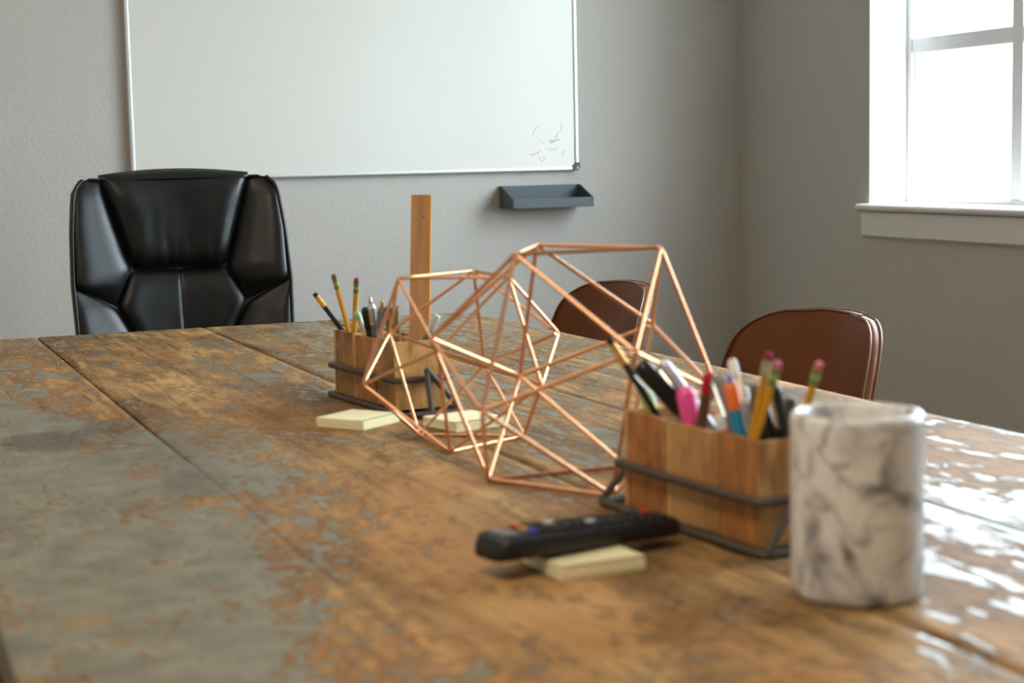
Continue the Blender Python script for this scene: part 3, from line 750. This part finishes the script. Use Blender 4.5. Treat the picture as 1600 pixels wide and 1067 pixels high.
pen((0.764, 1.2195, 0.771), (0.7194, 1.1993, 0.9128), .0052, 'black pen with a white grip and long bright clip', GN, (196, 184, 176), (60, 60, 60), (26, 26, 28), .048, clip=(240, 240, 240), click=(235, 235, 235))
pen((0.7492, 1.2084, 0.771), (0.7324, 1.2381, 0.884), .0055, 'glossy black ballpoint low in the nearest cup', GN, (18, 18, 20), None, (20, 20, 22), .04, clip=(226, 226, 232))
pen((0.7426, 1.2489, 0.771), (0.751, 1.2203, 0.8893), .0048, 'dark teal pen with a red ring beside the marble cup', GN, (30, 112, 122), None, (70, 72, 70), .020, clip=None)
pen((0.7327, 1.2407, 0.771), (0.7004, 1.259, 0.8724), .0042, 'short white and red pen at the rim of the nearest cup', GN, (206, 62, 40), None, (226, 226, 226), .014)

pen((0.7519, 1.2351, 0.771), (0.7145, 1.2205, 0.903), .0045, 'slim dark grey pen between the cream pen and the pencils', GN, (50, 50, 52), None, (104, 102, 98), .03, clip=(180, 176, 168))
pencil((.7192, 2.2718, .771), (.6280, 2.3081, .9112), 'black pencil with a yellow ferrule leaning left out of the far caddy', GF, (26, 24, 24), (226, 160, 50), (236, 180, 70), (30, 24, 28), .018, .2)
pencil((.6953, 2.2982, .771), (.6373, 2.2376, .9415), 'taller yellow pencil with a pink eraser in the far caddy', GF, eraser=(150, 70, 100))
pencil((.6759, 2.2959, .771), (.6607, 2.2047, .9370), 'upright yellow pencil beside the pens in the far caddy', GF, eraser=(140, 62, 96))
pen((0.7136, 2.2209, 0.771), (0.6613, 2.2149, 0.8899), .0042, 'clear ballpoint with a green cap in the far caddy', GF, (214, 204, 190), None, (150, 200, 160), .012)
pen((0.6958, 2.2233, 0.771), (0.6657, 2.186, 0.8972), .0050, 'black capped pen with a copper ring in the far caddy', GF, (60, 56, 52), None, (28, 27, 28), .032)
pen((0.6981, 2.2132, 0.771), (0.6691, 2.1717, 0.9122), .0050, 'silver click pen, tallest in the middle cup of the far caddy', GF, (120, 118, 114), None, (196, 196, 196), .030, clip=(235, 235, 235), click=(225, 225, 225), capmetal=.8)
pen((0.6825, 2.2057, 0.771), (0.6822, 2.1584, 0.9081), .0052, 'grey pen with a gold end in the far caddy', GF, (150, 150, 146), None, (120, 118, 112), .03, clip=(210, 205, 190), click=(226, 184, 90))
pen((0.6842, 2.1059, 0.771), (0.6916, 2.1613, 0.8992), .0055, 'olive brown marker left of the ruler', GF, (110, 92, 50), None, (96, 82, 48), .04, name='marker', cat='marker')
pen((0.6952, 2.1259, 0.771), (0.6986, 2.15, 0.901), .0055, 'brass coloured marker touching the ruler', GF, (130, 104, 52), None, (128, 108, 60), .04, name='marker', cat='marker', clip=(230, 200, 90))
pen((0.6954, 2.1494, 0.771), (0.7438, 2.1065, 0.8895), .0050, 'white and grey pen leaning right beside the ruler', GF, (110, 116, 116), None, (196, 200, 196), .024)

b, t = Vector((.7135, 2.1081, .771)), Vector((.7645, 2.2215, 1.0487))
rl = empty('ruler', b); tag(rl, 'wooden ruler standing upright in the far caddy', 'ruler')
zax = (t - b).normalized(); xax = (Vector((math.cos(yaw), -math.sin(yaw), 0))); xax = (xax - zax * xax.dot(zax)).normalized(); yax = zax.cross(xax)
rl.rotation_euler = Matrix((xax, yax, zax)).transposed().to_euler()
L = (t - b).length
pr = [(-.0140, -.0017), (.0085, -.0017), (.0140, -.0006), (.0140, .0017), (-.0140, .0017)]
vs = [(x, y, z) for z in (0, L) for x, y in pr]; N = 5
link('blade', vs, [(k, (k + 1) % N, N + (k + 1) % N, N + k) for k in range(N)] + [tuple(range(N))[::-1], tuple(range(N, 2 * N))], 'ruler_wood', rl)
box('brass_edge', (.0133, .0146, -.0009, .0012, .002, L - .002), pm((206, 150, 70), .4, .6), rl)
MB().lathe([(.0014, 0), (.0014, .0005)], 10).build('hang_hole_mark', pm((92, 56, 24), .7), rl, loc=(.0042, -.0017, L - .034), rot=(PI / 2, 0, 0))

# ------------------------------------------------------------------ copper icosahedron ornaments
ICO_E = {'S': [('1', '2 3 4 5 6'), ('2', '3 5 7 14'), ('3', '6 7 9'), ('4', '5 6 11 12'), ('5', '12 14'), ('6', '9 11'), ('7', '9 10 14'), ('9', '10 11'), ('10', '11 12 14'), ('11', '12'), ('12', '14')]}
SMALL = {'1': (0.6062, 1.8516, 0.9618), '2': (0.7235, 1.9111, 0.9618), '3': (0.7164, 1.7797, 0.9618), '4': (0.5594, 1.8541, 0.8389), '5': (0.6265, 1.957, 0.8859), '6': (0.6149, 1.7445, 0.8859), '7': (0.8047, 1.8408, 0.8859), '9': (0.7376, 1.7379, 0.8389), '10': (0.7579, 1.8433, 0.763), '11': (0.6406, 1.7838, 0.763), '12': (0.6477, 1.9152, 0.763), '14': (0.7492, 1.9504, 0.8389)}
LARGE = [(0.695, 1.6408, 1.0047), (0.6137, 1.5031, 1.0047), (0.7736, 1.5015, 1.0047), (0.5655, 1.6244, 0.9124), (0.6956, 1.6978, 0.8553), (0.6146, 1.5954, 0.763), (0.564, 1.475, 0.8553), (0.6926, 1.3991, 0.9124), (0.8227, 1.4724, 0.8553), (0.6932, 1.4561, 0.763), (0.7745, 1.5938, 0.763), (0.8242, 1.6218, 0.9124)]
def copper(pts, shift, label, R):
    pts = [Vector(p) + Vector(shift) for p in pts]
    c = sum(pts, Vector()) / len(pts); base = Vector((c.x, c.y, TZ))
    r = empty('copper_ornament', base); tag(r, label, 'ornament', 'copper wire polyhedra on the table')
    dm = min((pts[i] - pts[j]).length for i in range(12) for j in range(i))
    for i in range(12):
        for j in range(i):
            if (pts[i] - pts[j]).length < dm * 1.2:
                a, b_ = pts[i] - base, pts[j] - base; d = (b_ - a).normalized()
                MB().tube([a + d * .0035, b_ - d * .0035], R, 10).build('copper_tube', 'copper', r, smooth=True)
    for p in pts:
        MB().lathe([(.0, -R * .95), (R * .67, -R * .67), (R * .95, 0), (R * .67, R * .67), (0, R * .95)], 8).build('joint', 'copper', r, loc=p - base, smooth=True)
copper(SMALL.values(), (0, 0, -.0006), 'smaller copper tube polyhedron next to the sticky notes and ruler caddy', .0020)
copper(LARGE, (.004, .012, -.0004), 'larger copper tube polyhedron between the smaller one and the near caddy', .0022)

# ------------------------------------------------------------------ sticky note pads
def pad(x, y, ang, label, h=.0115):
    r = empty('sticky_note_pad', (x, y, TZ), ang); tag(r, label, 'sticky notes', 'pale yellow sticky note pads')
    m = MB(); n = 7; s = .038
    for k in range(n):
        ox, oy = random.uniform(-.0004, .0004), random.uniform(-.0004, .0004)
        m.box(-s + ox, s + ox, -s + oy, s + oy, h * k / n + .0004, h * (k + 1) / n + .0004)
    m.build('paper_block', 'note', r)
    def fn(u, v):
        return (-s + 2 * s * u, -s + 2 * s * v, h + .0007 + .0010 * max(0, .35 - v) ** 2 / .1225 * 1.0)
    m = MB().grid(fn, 4, 10); q = len(m.v); m.grid(lambda u, v: (fn(u, v)[0], fn(u, v)[1], fn(u, v)[2] - .0002), 4, 10, True)
    m.build('top_sheet', 'note', r, smooth=True)
pad(.6081, 2.0423, math.radians(35.5), 'sticky note pad lying alone in front of the far caddy')
pad(.7254, 1.9630, math.radians(14), 'sticky note pad under the edge of the smaller copper polyhedron')
pad(.5575, 1.2335, math.radians(3), 'sticky note pad underneath the remote control', .011)

# ------------------------------------------------------------------ remote control
rc = empty('remote_control', (.565, 1.251, TZ + .0125)); rc.rotation_euler = (0, math.radians(2.2), math.radians(14.5))
tag(rc, 'black television remote control propped on a sticky note pad', 'remote control')
def rsec(t):        # width, height along the body
    e = min(1, min(t, 1 - t) / .06); k = (1 - (1 - e) ** 2.2) ** .45
    return .0225 * (0.80 + .20 * k) * (1 - .10 * t), .0215 * (0.55 + .45 * k) * (1 - .18 * t)
m = MB(); NL, NS = 34, 20; Lr = .196
for i in range(NL + 1):
    t = i / NL; hw_, hz = rsec(t)
    for j in range(NS):
        a = 2 * PI * j / NS; ca, sa = math.cos(a), math.sin(a)
        xx = math.copysign(abs(ca) ** .45, ca); zz = math.copysign(abs(sa) ** .45, sa)
        m.v.append((-Lr / 2 + Lr * t, hw_ * xx, hz * .5 + hz * .5 * zz + .004 * (2 * t - 1) ** 2 * 0))
for i in range(NL):
    for j in range(NS): m.f.append((i * NS + j, (i + 1) * NS + j, (i + 1) * NS + (j + 1) % NS, i * NS + (j + 1) % NS))
m.f.append(tuple(range(NS))); m.f.append(tuple(range(NL * NS, NL * NS + NS))[::-1])
m.build('body', 'black_plastic', rc, smooth=True)
BC = {'k': (30, 30, 32), 'w': (196, 196, 196), 'r': (190, 40, 36), 'b': (52, 60, 170), 'y': (206, 150, 50), 'g': (70, 110, 70)}
def button(x, y, sx, sy, c):
    t = (x + Lr / 2) / Lr; z = rsec(t)[1]
    box('button', (x - sx, x + sx, y - sy, y + sy, z - .001, z + .0022), pm(BC[c], .5), rc, .0008)
for row in range(13):
    x = -.062 + row * .0118
    for c_ in (-1, 0, 1):
        colr = 'k'
        if row == 0: colr = {-1: 'b', 0: 'y', 1: 'r'}[c_]
        if row == 12 and c_ == 1: colr = 'r'
        if row in (3, 6) and c_ == (0 if row == 6 else 1): colr = 'w'
        button(x, c_ * .0118, .0038, .0042, colr)
box('label_plate', (-.090, -.074, -.013, .013, .0178, .0214), pm((120, 120, 122), .4, .5), rc, .0006)

# ------------------------------------------------------------------ marble cup
mc = empty('marble_cup', (.711, 1.061, TZ)); tag(mc, 'white marble cylinder cup with grey veins at the near right', 'cup')
Rm, Hm, tm = .0505, .142, .0085
prof = [(.0, .0), (Rm - .006, .0), (Rm - .0025, .0008), (Rm - .0006, .003), (Rm, .007)] + [(Rm, .007 + (Hm - .013) * k / 8) for k in range(1, 9)] + [(Rm - .0006, Hm - .0022), (Rm - .0026, Hm - .0004), (Rm - .0045, Hm), (Rm - tm + .002, Hm - .0006), (Rm - tm, Hm - .004), (Rm - tm, .014), (Rm - tm - .006, .011), (.0, .011)]
MB().lathe(prof, 64).build('cup_body', 'marble', mc, smooth=True)
